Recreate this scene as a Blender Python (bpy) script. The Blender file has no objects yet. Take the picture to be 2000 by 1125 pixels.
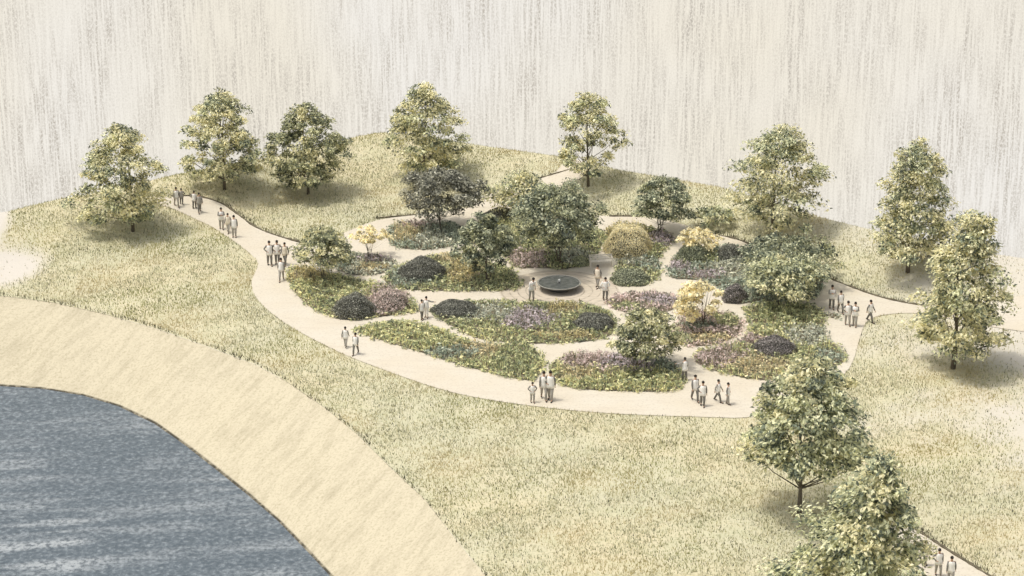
import bpy, bmesh, math, random
import numpy as np
from mathutils import Vector, Matrix
from mathutils.geometry import delaunay_2d_cdt

# ------------------------------------------------------------------ camera
S = bpy.context.scene
COL = S.collection
R = math.radians
PITCH = R(20.0)
FPX = 4841.0            # focal length in photo pixels (photo is 2000 x 1125)
DIST = 179.0
CAM = np.array([0.0, -DIST*math.cos(PITCH), DIST*math.sin(PITCH)])
cam_data = bpy.data.cameras.new('camera')
cam_data.sensor_width = 36.0
cam_data.lens = 36.0*FPX/2000.0
cam_data.clip_start = 1.0
cam_data.clip_end = 3000.0
cam = bpy.data.objects.new('camera', cam_data)
cam.location = CAM
cam.rotation_euler = (math.pi/2-PITCH, 0, 0)
COL.objects.link(cam)
S.camera = cam

# ------------------------------------------------------------------ light
SUN_EL, SUN_AZ = R(70.0), R(-100.0)      # azimuth measured from +Y towards +X: the sun stands to the left
EXPOSURE = 0.42
world = bpy.data.worlds.new('World')
S.world = world
world.use_nodes = True
wn = world.node_tree
bg = wn.nodes['Background']
sky_tex = wn.nodes.new('ShaderNodeTexSky')
sky_tex.sky_type = 'NISHITA'
sky_tex.sun_disc = False
sky_tex.sun_elevation = SUN_EL
sky_tex.sun_rotation = SUN_AZ
sky_tex.dust_density = 4.0
sky_tex.air_density = 0.7
veil = wn.nodes.new('ShaderNodeHueSaturation')      # thin overcast: the blue is mostly veiled
veil.inputs['Saturation'].default_value = 0.35
wn.links.new(sky_tex.outputs[0], veil.inputs['Color'])
wn.links.new(veil.outputs[0], bg.inputs[0])
bg.inputs[1].default_value = 0.15
sun_data = bpy.data.lights.new('sun', 'SUN')
sun_data.energy = 1.32
sun_data.angle = R(5)
sun_data.color = (1.0, 0.955, 0.86)
sun = bpy.data.objects.new('sun', sun_data)
sd = Vector((math.sin(SUN_AZ)*math.cos(SUN_EL), math.cos(SUN_AZ)*math.cos(SUN_EL), math.sin(SUN_EL)))
sun.rotation_euler = sd.to_track_quat('Z', 'Y').to_euler()
sun.location = sd*200
COL.objects.link(sun)
S.view_settings.view_transform = 'Standard'
S.view_settings.look = 'None'
S.view_settings.gamma = 1.0
S.view_settings.exposure = EXPOSURE
S.view_settings.use_curve_mapping = False
S.cycles.max_bounces = 6
S.cycles.transparent_max_bounces = 8

rng = np.random.default_rng(7)
random.seed(7)

# ------------------------------------------------------------------ colour and mesh helpers
def lin(r, g, b):
    def f(c):
        c /= 255.0
        return c/12.92 if c <= 0.04045 else ((c+0.055)/1.055)**2.4
    return np.array([f(r), f(g), f(b)])

def tag(o, label=None, cat=None, group=None, kind=None):
    if label: o['label'] = label
    if cat: o['category'] = cat
    if group: o['group'] = group
    if kind: o['kind'] = kind
    return o

def link(name, me, mat=None, parent=None):
    o = bpy.data.objects.new(name, me)
    COL.objects.link(o)
    if mat is not None:
        me.materials.append(mat)
    if parent is not None:
        o.parent = parent
    return o

def empty(name, loc, rz=0.0):
    o = bpy.data.objects.new(name, None)
    o.empty_display_size = 0.3
    o.location = loc
    o.rotation_euler = (0, 0, rz)
    COL.objects.link(o)
    return o

def np_mesh(name, V, F, cols=None, smooth=False):
    """V (n,3), F (m,k) with one k; cols (m,3) stored per face."""
    V = np.asarray(V, np.float32); F = np.asarray(F, np.int32)
    me = bpy.data.meshes.new(name)
    m, k = F.shape
    me.vertices.add(len(V)); me.vertices.foreach_set('co', V.ravel())
    me.loops.add(m*k); me.loops.foreach_set('vertex_index', F.ravel())
    me.polygons.add(m)
    me.polygons.foreach_set('loop_start', np.arange(0, m*k, k, dtype=np.int32))
    me.polygons.foreach_set('loop_total', np.full(m, k, np.int32))
    if smooth: me.polygons.foreach_set('use_smooth', np.ones(m, bool))
    me.update(calc_edges=True)
    if cols is not None:
        a = me.attributes.new('tint', 'FLOAT_COLOR', 'FACE')
        c = np.ones((m, 4), np.float32); c[:, :3] = cols
        a.data.foreach_set('color', c.ravel())
    return me

class MB:
    """collects shapes for one mesh"""
    def __init__(self): self.v = []; self.f = []
    def add(self, V, F):
        o = len(self.v); self.v += [tuple(p) for p in V]; self.f += [tuple(i+o for i in q) for q in F]
    def box(self, c, s, rz=0.0, tilt=None):
        M = Matrix.Rotation(rz, 3, 'Z')
        if tilt: M = M @ Matrix.Rotation(tilt, 3, 'X')
        V = [Vector(c) + M @ Vector((sx*s[0]/2, sy*s[1]/2, sz*s[2]/2)) for sz in (-1, 1) for sx, sy in ((-1,-1),(1,-1),(1,1),(-1,1))]
        self.add(V, [(3,2,1,0),(4,5,6,7),(0,1,5,4),(1,2,6,5),(2,3,7,6),(3,0,4,7)])
    def tube(self, pts, rad, n=8, flat=1.0, caps=True):
        pts = [Vector(p) for p in pts]
        V = []; F = []
        ref = Vector((1, 0, 0))
        for i, p in enumerate(pts):
            d = (pts[min(i+1, len(pts)-1)] - pts[max(i-1, 0)]).normalized()
            a = ref - d*ref.dot(d)
            if a.length < 0.1:
                a = Vector((0, 1, 0)); a = a - d*a.dot(d)
            a.normalize(); b = d.cross(a)
            r = rad[i] if hasattr(rad, '__len__') else rad
            rx, ry = r if hasattr(r, '__len__') else (r, r*flat)
            for k in range(n):
                t = 2*math.pi*k/n
                V.append(p + a*(rx*math.cos(t)) + b*(ry*math.sin(t)))
        for i in range(len(pts)-1):
            for k in range(n):
                k2 = (k+1) % n
                F.append((i*n+k, i*n+k2, (i+1)*n+k2, (i+1)*n+k))
        if caps:
            F.append(tuple(range(n))[::-1]); F.append(tuple((len(pts)-1)*n+k for k in range(n)))
        self.add(V, F)
    def lathe(self, prof, n=48, c=(0,0,0)):
        V = []; F = []
        for r, z in prof:
            for k in range(n):
                t = 2*math.pi*k/n
                V.append((c[0]+r*math.cos(t), c[1]+r*math.sin(t), c[2]+z))
        for i in range(len(prof)-1):
            for k in range(n):
                k2 = (k+1) % n
                F.append((i*n+k, i*n+k2, (i+1)*n+k2, (i+1)*n+k))
        self.add(V, F)
    def ball(self, c, r, n=10, m=6):
        prof = [(max(1e-3, math.sin(math.pi*i/m)), -math.cos(math.pi*i/m)) for i in range(m+1)]
        b = MB(); b.lathe(prof, n)
        self.add([(c[0]+x*r[0], c[1]+y*r[1], c[2]+z*r[2]) for x, y, z in b.v], b.f)
    def mesh(self, name, smooth=True):
        me = bpy.data.meshes.new(name)
        me.from_pydata(self.v, [], self.f)
        if smooth: me.polygons.foreach_set('use_smooth', np.ones(len(self.f), bool))
        me.update()
        return me

# ------------------------------------------------------------------ materials
def new_mat(name):
    m = bpy.data.materials.new(name); m.use_nodes = True
    nt = m.node_tree; nt.nodes.clear()
    out = nt.nodes.new('ShaderNodeOutputMaterial')
    return m, nt, out

def N(nt, t, **kw):
    n = nt.nodes.new(t)
    for k, v in kw.items(): setattr(n, k, v)
    return n

def noise(nt, scale, detail=3.0, vec=None, rough=0.6):
    n = N(nt, 'ShaderNodeTexNoise')
    n.inputs['Scale'].default_value = scale; n.inputs['Detail'].default_value = detail; n.inputs['Roughness'].default_value = rough
    if vec is not None: nt.links.new(vec, n.inputs['Vector'])
    return n.outputs['Fac']

def ramp(nt, fac, stops):
    n = N(nt, 'ShaderNodeValToRGB')
    e = n.color_ramp.elements
    while len(e) < len(stops): e.new(0.5)
    for i, (p, c) in enumerate(stops):
        e[i].position = p
        e[i].color = (*c, 1) if hasattr(c, '__len__') else (c, c, c, 1)
    nt.links.new(fac, n.inputs[0])
    return n.outputs[0]

def mix(nt, fac, a, b, mode='MIX'):
    n = N(nt, 'ShaderNodeMix', data_type='RGBA', blend_type=mode)
    for sock, v in ((n.inputs[0], fac), (n.inputs[6], a), (n.inputs[7], b)):
        if isinstance(v, (int, float)): sock.default_value = v
        elif hasattr(v, '__len__') and not isinstance(v, bpy.types.NodeSocket): sock.default_value = (*v, 1)
        else: nt.links.new(v, sock)
    return n.outputs[2]

def coords(nt, scale=(1,1,1), rot=(0,0,0)):
    tc = N(nt, 'ShaderNodeTexCoord'); mp = N(nt, 'ShaderNodeMapping')
    mp.inputs['Rotation'].default_value = rot
    nt.links.new(tc.outputs['Object'], mp.inputs['Vector'])
    m2 = N(nt, 'ShaderNodeMapping'); m2.inputs['Scale'].default_value = scale
    nt.links.new(mp.outputs[0], m2.inputs['Vector'])
    return m2.outputs[0]

def surf(nt, out, col, rough=0.9, bump=None, bstr=0.3, bdist=0.02, spec=0.2):
    p = N(nt, 'ShaderNodeBsdfPrincipled')
    p.inputs['Roughness'].default_value = rough
    p.inputs['Specular IOR Level'].default_value = spec
    if isinstance(col, bpy.types.NodeSocket): nt.links.new(col, p.inputs['Base Color'])
    else: p.inputs['Base Color'].default_value = (*col, 1)
    if bump is not None:
        b = N(nt, 'ShaderNodeBump'); b.inputs['Strength'].default_value = bstr; b.inputs['Distance'].default_value = bdist
        nt.links.new(bump, b.inputs['Height']); nt.links.new(b.outputs[0], p.inputs['Normal'])
    nt.links.new(p.outputs[0], out.inputs[0])
    return p

def leaf_mat(name, trans=0.35, gain=1.0):
    """leaf or blade: colour of its own per face, part of the light passes through"""
    m, nt, out = new_mat(name)
    at = N(nt, 'ShaderNodeAttribute', attribute_name='tint')
    g = noise(nt, 9.0, 2.0, coords(nt))
    c = mix(nt, 1.0, at.outputs['Color'], ramp(nt, g, [(0.3, 0.75*gain), (0.7, 1.15*gain)]), 'MULTIPLY')
    d = N(nt, 'ShaderNodeBsdfDiffuse'); t = N(nt, 'ShaderNodeBsdfTranslucent'); mx = N(nt, 'ShaderNodeMixShader')
    mx.inputs[0].default_value = trans
    nt.links.new(c, d.inputs[0]); nt.links.new(c, t.inputs[0])
    nt.links.new(d.outputs[0], mx.inputs[1]); nt.links.new(t.outputs[0], mx.inputs[2])
    nt.links.new(mx.outputs[0], out.inputs[0])
    return m

def plain_mat(name, rgb, rough=0.85, grain=0.25, scale=14.0, spec=0.2):
    m, nt, out = new_mat(name)
    g = noise(nt, scale, 3.0, coords(nt))
    c = mix(nt, 1.0, tuple(lin(*rgb)), ramp(nt, g, [(0.25, 1.0-grain), (0.75, 1.0+grain*0.4)]), 'MULTIPLY')
    surf(nt, out, c, rough, g, 0.3, 0.01, spec)
    return m

M = {}
M['leaf'] = leaf_mat('foliage', 0.4, 1.6)
M['blade'] = leaf_mat('grass blades', 0.45)
M['petal'] = leaf_mat('petals', 0.45, 1.35)
M['bark'] = plain_mat('bark', (116, 108, 94), 0.95, 0.5, 9.0)
M['soil'] = plain_mat('bed soil', (128, 118, 98), 0.98, 0.4, 3.0)
M['stone'] = plain_mat('basin stone', (92, 92, 88), 0.8, 0.35, 6.0)
M['bench_wood'] = plain_mat('bleached wood', (238, 230, 212), 0.8, 0.25, 8.0)
M['iron'] = plain_mat('dark iron', (70, 68, 64), 0.6, 0.2, 8.0)
M['edging'] = plain_mat('dark edge strip', (112, 104, 86), 0.95, 0.55, 2.5)
M['skin'] = plain_mat('skin', (196, 160, 134), 0.6, 0.1, 30.0)
M['hair'] = plain_mat('dark hair', (48, 44, 40), 0.6, 0.2, 40.0)
M['shoe'] = plain_mat('dark shoe', (44, 42, 40), 0.6, 0.2, 40.0)
M['white_cloth'] = plain_mat('white cloth', (247, 243, 234), 0.9, 0.12, 20.0)
M['cream_cloth'] = plain_mat('cream cloth', (232, 220, 198), 0.9, 0.12, 20.0)
M['grey_cloth'] = plain_mat('charcoal cloth', (128, 125, 118), 0.9, 0.2, 20.0)
M['dusk_cloth'] = plain_mat('soft grey cloth', (172, 167, 157), 0.9, 0.2, 20.0)

# ------------------------------------------------------------------ photo pixel -> place on the ground
fw = np.array([0, math.cos(PITCH), -math.sin(PITCH)]); up = np.array([0, math.sin(PITCH), math.cos(PITCH)])
def ray(px, py):
    px = np.asarray(px, float); py = np.asarray(py, float)
    return fw + np.outer((px-1000)/FPX, [1, 0, 0]) + np.outer((562.5-py)/FPX, up)
def on_plane(pts, z):
    P = np.asarray(pts, float); d = ray(P[:, 0], P[:, 1])
    z = np.broadcast_to(z, (len(P),))
    t = (z-CAM[2])/d[:, 2]
    return CAM + d*t[:, None]

HILL, HILLW = 1.3, 10.5
CREST = [(-500,520),(-200,455),(-60,425),(20,412),(60,402),(120,388),(165,381),(240,366),(330,344),(420,326),(530,308),(650,281),(700,266),(745,259),(800,263),
         (910,280),(1000,293),(1100,306),(1210,332),(1300,347),(1400,364),(1500,393),(1600,424),(1700,448),(1800,470),(1950,497),(2100,520),(2500,575)]
BANK = [(-600,560),(-300,566),(0,577),(100,590),(200,612),(300,640),(400,675),(500,712),(560,745),(640,800),(700,850),(760,910),(830,975),(880,1040),(920,1090),(950,1125),(990,1190),(1030,1270),(1070,1400)]
SHORE = [(-600,775),(-300,752),(-100,752),(0,757),(80,762),(160,775),(230,796),(300,830),(360,873),(420,920),(480,968),(540,1020),(600,1082),(640,1125),(690,1190),(740,1270),(800,1400)]
WATER_Z = -3.0
_c = on_plane(CREST, HILL); _b = on_plane(BANK, 0.0); _s = on_plane(SHORE, WATER_Z)
_b = _b[np.argsort(_b[:, 0])]; _s = _s[np.argsort(_s[:, 0])]
def crest_y(x): return np.interp(x, _c[:, 0], _c[:, 1])
def bank_y(x): return np.where(x > _b[-1, 0], -75.0, np.interp(x, _b[:, 0], _b[:, 1]))
def H(x, y):
    x = np.asarray(x, float); y = np.asarray(y, float)
    s = crest_y(x)-y
    u = np.clip(1-s/HILLW, 0, 1); z = HILL*u*u*(3-2*u)
    return np.where(s < 0, HILL+s*0.7, z)
def ground(pts):
    P = np.asarray(pts, float).reshape(-1, 2); d = ray(P[:, 0], P[:, 1])
    z = np.zeros(len(P))
    for _ in range(40):
        Q = CAM + d*((z-CAM[2])/d[:, 2])[:, None]
        z = 0.5*z + 0.5*np.maximum(H(Q[:, 0], Q[:, 1]), -1)
    Q[:, 2] = H(Q[:, 0], Q[:, 1])
    return Q
def g1(px, py): return ground([(px, py)])[0]
def ppm(p):     # photo pixels per metre at a point
    return FPX/float(np.dot(np.asarray(p)-CAM, fw))
def to_px(P):
    d = np.asarray(P)-CAM; w = d@fw
    return np.stack([1000+FPX*d[:, 0]/w, 562.5-FPX*(d@up)/w], 1)

def resample(P, step, closed=False):
    P = np.asarray(P, float)
    if closed: P = np.vstack([P, P[:1]])
    L = np.r_[0, np.cumsum(np.linalg.norm(np.diff(P, axis=0), axis=1))]
    n = max(2, int(L[-1]/step)+1)
    t = np.linspace(0, L[-1], n, endpoint=not closed)
    return np.stack([np.interp(t, L, P[:, k]) for k in range(P.shape[1])], 1)
def smooth_poly(P, it=2, closed=True):
    P = np.asarray(P, float)
    for _ in range(it):
        if closed:
            Q = np.roll(P, -1, 0); P = np.stack([0.75*P+0.25*Q, 0.25*P+0.75*Q], 1).reshape(-1, P.shape[1])
        else:
            A, B = P[:-1], P[1:]
            P = np.vstack([P[:1], np.stack([0.75*A+0.25*B, 0.25*A+0.75*B], 1).reshape(-1, P.shape[1]), P[-1:]])
    return P
def inside(poly, X, Y):
    r = np.zeros(len(X), bool); n = len(poly)
    x0, y0 = poly[:, 0], poly[:, 1]; x1, y1 = np.roll(x0, -1), np.roll(y0, -1)
    for i in range(n):
        if y0[i] == y1[i]: continue
        c = ((y0[i] > Y) != (y1[i] > Y)) & (X < (x1[i]-x0[i])*(Y-y0[i])/(y1[i]-y0[i])+x0[i])
        r ^= c
    return r
def edge_dist(poly, X, Y, closed=True):
    d = np.full(len(X), 1e9)
    A = poly[:, :2]; B = np.roll(A, -1, 0)
    if not closed: A, B = A[:-1], B[:-1]
    P = np.stack([X, Y], 1)
    for a, b in zip(A, B):
        ab = b-a; t = np.clip(((P-a)@ab)/max(1e-9, ab@ab), 0, 1)
        d = np.minimum(d, np.linalg.norm(P-a-t[:, None]*ab, axis=1))
    return d
def wave_noise(x, y, scale, seed):
    r = np.random.default_rng(seed); v = 0
    for k in range(7):
        a = r.uniform(0, 6.28); f = r.uniform(0.6, 1.7)/scale
        v = v + np.sin((x*np.cos(a)+y*np.sin(a))*f*6.28+r.uniform(0, 6.28))
    return v/3.2

def sheet(name, poly, off, mat, step=1.0, parent=None, base=(0,0,0)):
    """a flat sheet that lies on the ground, finely triangulated inside its outline"""
    poly = resample(poly[:, :2], 0.7, True)
    x0, y0 = poly.min(0); x1, y1 = poly.max(0)
    gx, gy = np.meshgrid(np.arange(x0, x1, step), np.arange(y0, y1, step)); gx = gx.ravel(); gy = gy.ravel()
    ok = inside(poly, gx, gy) & (edge_dist(poly, gx, gy) > step*0.35)
    pts = np.vstack([poly, np.stack([gx[ok], gy[ok]], 1)])
    n = len(poly)
    v, e, f, *_ = delaunay_2d_cdt([Vector(p) for p in pts], [(i, (i+1) % n) for i in range(n)], [], 1, 1e-5)
    A = np.array([tuple(p) for p in v]); Z = H(A[:, 0], A[:, 1])+off
    me = bpy.data.meshes.new(name)
    me.from_pydata([(a[0]-base[0], a[1]-base[1], z-base[2]) for a, z in zip(A, Z)], [], [tuple(q) for q in f])
    bm = bmesh.new(); bm.from_mesh(me); bmesh.ops.recalc_face_normals(bm, faces=bm.faces)
    if bm.faces and sum(q.normal.z for q in bm.faces) < 0: bmesh.ops.reverse_faces(bm, faces=bm.faces)
    bm.to_mesh(me); bm.free()
    me.polygons.foreach_set('use_smooth', np.ones(len(me.polygons), bool))
    return link(name, me, mat, parent)

# ------------------------------------------------------------------ sky: pale, with long vertical streaks of rain-like cloud
def build_sky():
    m, nt, out = new_mat('sky')
    tc = N(nt, 'ShaderNodeTexCoord'); sep = N(nt, 'ShaderNodeSeparateXYZ'); nt.links.new(tc.outputs['UV'], sep.inputs[0])
    def vec(sx, sy, sz=0):
        cmb = N(nt, 'ShaderNodeMapping'); cmb.inputs['Scale'].default_value = (sx, sy, 1); cmb.inputs['Location'].default_value = (sz, sz, sz)
        nt.links.new(tc.outputs['UV'], cmb.inputs[0]); return cmb.outputs[0]
    # UV in metres along the arc and up
    fine = noise(nt, 1.0, 2.0, vec(3.0, 0.13))           # streaks
    broad = noise(nt, 1.0, 3.0, vec(0.22, 0.04, 31), 0.65)
    grain = noise(nt, 1.0, 2.0, vec(4.5, 2.6, 7), 0.8)
    patch = noise(nt, 1.0, 2.0, vec(0.022, 0.020, 11))
    base = mix(nt, ramp(nt, patch, [(0.35, 0.0), (0.65, 1.0)]), tuple(lin(242, 235, 220)), tuple(lin(243, 239, 232)))
    f1 = ramp(nt, fine, [(0.38, 0.0), (0.62, 1.0)])
    f2 = ramp(nt, broad, [(0.36, 0.22), (0.62, 1.0)])
    g = ramp(nt, grain, [(0.40, 0.1), (0.56, 1.0)])
    a = mix(nt, 1.0, f1, f2, 'MULTIPLY'); a = mix(nt, 1.0, a, g, 'MULTIPLY')
    col = mix(nt, a, base, tuple(lin(194, 187, 176)))
    b2 = ramp(nt, noise(nt, 1.0, 2.0, vec(5.5, 3.6, 3), 0.8), [(0.30, 1.05), (0.52, 1.0), (0.66, 0.90)])
    col = mix(nt, 1.0, col, b2, 'MULTIPLY')
    em = N(nt, 'ShaderNodeEmission'); em.inputs[1].default_value = 1.0/2**EXPOSURE
    nt.links.new(col, em.inputs[0]); nt.links.new(em.outputs[0], out.inputs[0])
    rad, cy = 310.0, -150.0
    na, nz = 96, 24
    V, UV = [], []
    for i in range(na+1):
        a = R(-62+124*i/na)
        for j in range(nz+1):
            z = -150+ 230*j/nz
            V.append((rad*math.sin(a), cy+rad*math.cos(a), z)); UV.append((a*rad, z))
    F = [(i*(nz+1)+j, i*(nz+1)+j+1, (i+1)*(nz+1)+j+1, (i+1)*(nz+1)+j) for i in range(na) for j in range(nz)]
    me = np_mesh('sky', np.array(V), np.array(F), smooth=True)
    uv = me.uv_layers.new(name='metres')
    uv.data.foreach_set('uv', np.array([UV[k] for f in F for k in f], np.float32).ravel())
    tag(link('sky', me, m), kind='structure')
build_sky()

# ------------------------------------------------------------------ terrain
def build_terrain():
    # meadow
    m, nt, out = new_mat('meadow ground')
    co = coords(nt)
    big = noise(nt, 0.09, 3.0, co); mid = noise(nt, 0.7, 3.0, co); fin = noise(nt, 5.0, 3.0, co, 0.75)
    c = mix(nt, ramp(nt, big, [(0.38, 0.0), (0.62, 1.0)]), tuple(lin(198, 193, 165)), tuple(lin(205, 195, 163)))
    c = mix(nt, ramp(nt, mid, [(0.42, 0.0), (0.75, 0.55)]), c, tuple(lin(182, 182, 146)))
    c = mix(nt, ramp(nt, fin, [(0.50, 0.0), (0.72, 0.7)]), c, tuple(lin(146, 144, 116)))
    at = N(nt, 'ShaderNodeAttribute', attribute_name='bare')
    pale = mix(nt, ramp(nt, fin, [(0.55, 0.0), (0.8, 0.5)]), tuple(lin(203, 196, 184)), tuple(lin(172, 166, 153)))
    c = mix(nt, at.outputs['Fac'], c, pale)
    surf(nt, out, c, 0.95, fin, 0.4, 0.05, 0.1)
    xs = np.linspace(-78, 78, 313); V = []
    rows = 220
    for x in xs:
        y0, y1 = float(bank_y(np.array([x]))[0]), float(crest_y(x))
        ys = np.r_[np.linspace(y0, y1, rows), y1+np.array([1.5, 5, 12, 30])]
        zs = H(np.full(len(ys), x), ys); V.append(np.stack([np.full(len(ys), x), ys, zs], 1))
    k = rows+4; V = np.vstack(V)
    i, j = np.meshgrid(np.arange(len(xs)-1), np.arange(k-1), indexing='ij'); i = i.ravel(); j = j.ravel()
    F = np.stack([i*k+j, (i+1)*k+j, (i+1)*k+j+1, i*k+j+1], 1)
    me = np_mesh('meadow', V, F, smooth=True)
    a = me.attributes.new('bare', 'FLOAT', 'POINT'); a.data.foreach_set('value', bare(V[:, 0], V[:, 1]).astype(np.float32))
    tag(link('meadow', me, m), kind='structure')
    # beach: from the foot of the meadow down to and under the water
    m, nt, out = new_mat('beach sand')
    co = coords(nt, (0.16, 1.5, 1), (0, 0, R(-56)))
    st = noise(nt, 1.0, 4.0, co, 0.65); fin = noise(nt, 6.0, 3.0, coords(nt), 0.75); big = noise(nt, 0.12, 2.0, coords(nt))
    c = mix(nt, ramp(nt, st, [(0.45, 0.0), (0.70, 0.5)]), tuple(lin(198, 188, 162)), tuple(lin(158, 148, 124)))
    c = mix(nt, ramp(nt, big, [(0.45, 0.0), (0.7, 0.5)]), c, tuple(lin(200, 190, 165)))
    c = mix(nt, ramp(nt, fin, [(0.48, 0.0), (0.68, 0.55)]), c, tuple(lin(150, 140, 114)))
    at = N(nt, 'ShaderNodeAttribute', attribute_name='wet')
    wetn = mix(nt, 1.0, at.outputs['Fac'], ramp(nt, noise(nt, 2.2, 3.0, coords(nt)), [(0.35, 0.5), (0.55, 1.0)]), 'MULTIPLY')
    c = mix(nt, wetn, c, tuple(lin(74, 70, 60)))
    surf(nt, out, c, 0.9, st, 0.5, 0.12, 0.15)
    n = 420
    A = resample(_b, 0.1); B = resample(_s, 0.1)
    ta = np.linspace(0, 1, n)
    def at_t(P, t):
        L = np.r_[0, np.cumsum(np.linalg.norm(np.diff(P, axis=0), axis=1))]; L /= L[-1]
        return np.stack([np.interp(t, L, P[:, q]) for q in range(3)], 1)
    A = at_t(A, ta); B = at_t(B, ta)
    ts = np.r_[np.linspace(0, 0.9, 22), np.linspace(0.92, 1.04, 25), 1.12, 1.3, 1.6]
    V = []; wet = []
    for t in ts:
        P = A+(B-A)*t
        prof = t**1.15 if t <= 1 else 1+(t-1)*0.8
        P[:, 2] = -0.02+(WATER_Z+0.02)*prof - 0.16*np.clip(t*14, 0, 1)*np.clip(1-t, 0, 1)
        P[:, 2] += 0.10*wave_noise(P[:, 0], P[:, 1], 7.0, 3)*np.sin(np.pi*min(t, 1))
        V.append(P); wet.append(np.full(n, np.clip((t-0.958)/0.012, 0, 1)))
    V = np.vstack(V); wet = np.concatenate(wet)
    i, j = np.meshgrid(np.arange(len(ts)-1), np.arange(n-1), indexing='ij'); i = i.ravel(); j = j.ravel()
    F = np.stack([i*n+j, (i+1)*n+j, (i+1)*n+j+1, i*n+j+1], 1)
    me = np_mesh('beach', V, F, smooth=True)
    a = me.attributes.new('wet', 'FLOAT', 'POINT'); a.data.foreach_set('value', wet.astype(np.float32))
    tag(link('beach', me, m), kind='structure')
    # water
    m, nt, out = new_mat('lake water')
    st = noise(nt, 1.0, 4.0, coords(nt, (0.09, 0.5, 1), (0, 0, R(-6))), 0.6); rip = noise(nt, 4.0, 3.0, coords(nt, (0.8, 0.75, 1)), 0.75); big = noise(nt, 0.045, 2.0, coords(nt))
    c = mix(nt, mix(nt, 1.0, ramp(nt, st, [(0.46, 0.0), (0.66, 0.75)]), ramp(nt, big, [(0.42, 0.15), (0.6, 1.0)]), 'MULTIPLY'), tuple(lin(96, 106, 112)), tuple(lin(184, 188, 188)))
    c = mix(nt, ramp(nt, rip, [(0.38, 0.85), (0.54, 0.0)]), c, tuple(lin(70, 80, 87)))
    c = mix(nt, ramp(nt, rip, [(0.55, 0.0), (0.68, 0.4)]), c, tuple(lin(176, 182, 184)))
    p = surf(nt, out, c, 0.45, rip, 0.45, 0.10, 0.35)
    V = np.array([(-140, -100, WATER_Z+0.05), (-4, -100, WATER_Z+0.05), (-4, -10, WATER_Z+0.05), (-140, -10, WATER_Z+0.05)])
    tag(link('water', np_mesh('water', V, np.array([[0, 1, 2, 3]])), m), kind='structure')

_lp = ground([(10, 520), (-60, 530)])
def bare(x, y):
    """where the meadow thins out to pale bare ground: towards the right and at the left tip"""
    w = wave_noise(x, y, 14.0, 21)*3.0 + wave_noise(x, y, 4.0, 22)*1.0
    r = np.clip((x+w*1.2-25.2)/7.5, 0, 1)*np.clip((y+44)/14.0, 0.35, 1)*np.where(y < 16, 1.0, np.clip(1-(y-16)/12.0, 0, 1))
    l = np.clip(1.15-(np.hypot((x-_lp[0, 0]), (y-_lp[0, 1])*0.62)+w*0.25)/2.7, 0, 1)
    l = np.maximum(l, np.clip((-38.2-x+w*0.2)/1.2, 0, 1)*np.where(y > -30, 1.0, 0.0))
    return np.maximum(r*0.80, np.clip(l*1.6, 0, 1))
build_terrain()

# ------------------------------------------------------------------ paths
LOOP = [(560,468),(520,455),(492,442),(472,425),(446,405),(420,393),(395,386),(355,383),(300,386),(300,397),(345,409),(400,435),(440,460),(480,488),(506,512),(500,530),(490,550),(494,575),
        (520,605),(560,635),(620,668),(680,697),(760,727),(830,752),(900,772),(1000,789),(1100,801),(1200,809),(1300,813),(1400,816),(1455,818),(1510,806),(1580,775),(1640,740),(1664,716),
        (1679,662),(1688,632),(1706,619),(1750,612),(1810,612),(1900,634),(2080,660),(2080,560),(1960,585),(1880,600),(1810,600),(1740,588),(1690,573),(1645,555),(1612,543),(1560,520),(1500,492),(1440,468),(1395,458),
        (1340,440),(1285,427),(1240,424),(1190,424),(1120,415),(1040,405),(985,398),(945,399),(905,408),(830,419),(740,428),(690,448),(640,468),(592,478)]
def path_material():
    m, nt, out = new_mat('path gravel')
    big = noise(nt, 0.25, 3.0, coords(nt)); fin = noise(nt, 7.0, 3.0, coords(nt), 0.75); st = noise(nt, 1.0, 3.0, coords(nt, (0.25, 2.0, 1)))
    c = mix(nt, ramp(nt, big, [(0.35, 0.0), (0.65, 1.0)]), tuple(lin(204, 194, 174)), tuple(lin(207, 199, 182)))
    c = mix(nt, ramp(nt, st, [(0.5, 0.0), (0.75, 0.35)]), c, tuple(lin(190, 177, 158)))
    c = mix(nt, ramp(nt, fin, [(0.52, 0.0), (0.70, 0.5)]), c, tuple(lin(166, 154, 136)))
    surf(nt, out, c, 0.95, fin, 0.25, 0.02, 0.1)
    return m
M['path'] = path_material()
loop_poly = smooth_poly(ground(LOOP), 2)
tag(sheet('garden_path', loop_poly, 0.035, M['path'], 1.0), kind='structure')
LEG = [(930,408),(915,402),(925,392),(945,380),(985,366),(1040,354),(1095,338),(1125,328),(1160,331),(1150,342),(1120,356),(1080,372),(1030,386),(1000,400),(985,405)]
leg_poly = smooth_poly(ground(LEG), 2)
tag(sheet('hill_path', leg_poly, 0.05, M['path'], 0.6), kind='structure')
LOW = [(1640,960),(1720,992),(1792,1038),(1850,1076),(1935,1128),(2050,1200),(1900,1210),(1840,1150),(1780,1100),(1700,1040),(1640,1000)]
low_poly = smooth_poly(ground(LOW), 2)
tag(sheet('lower_path', low_poly, 0.04, M['path'], 1.0), kind='structure')

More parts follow.
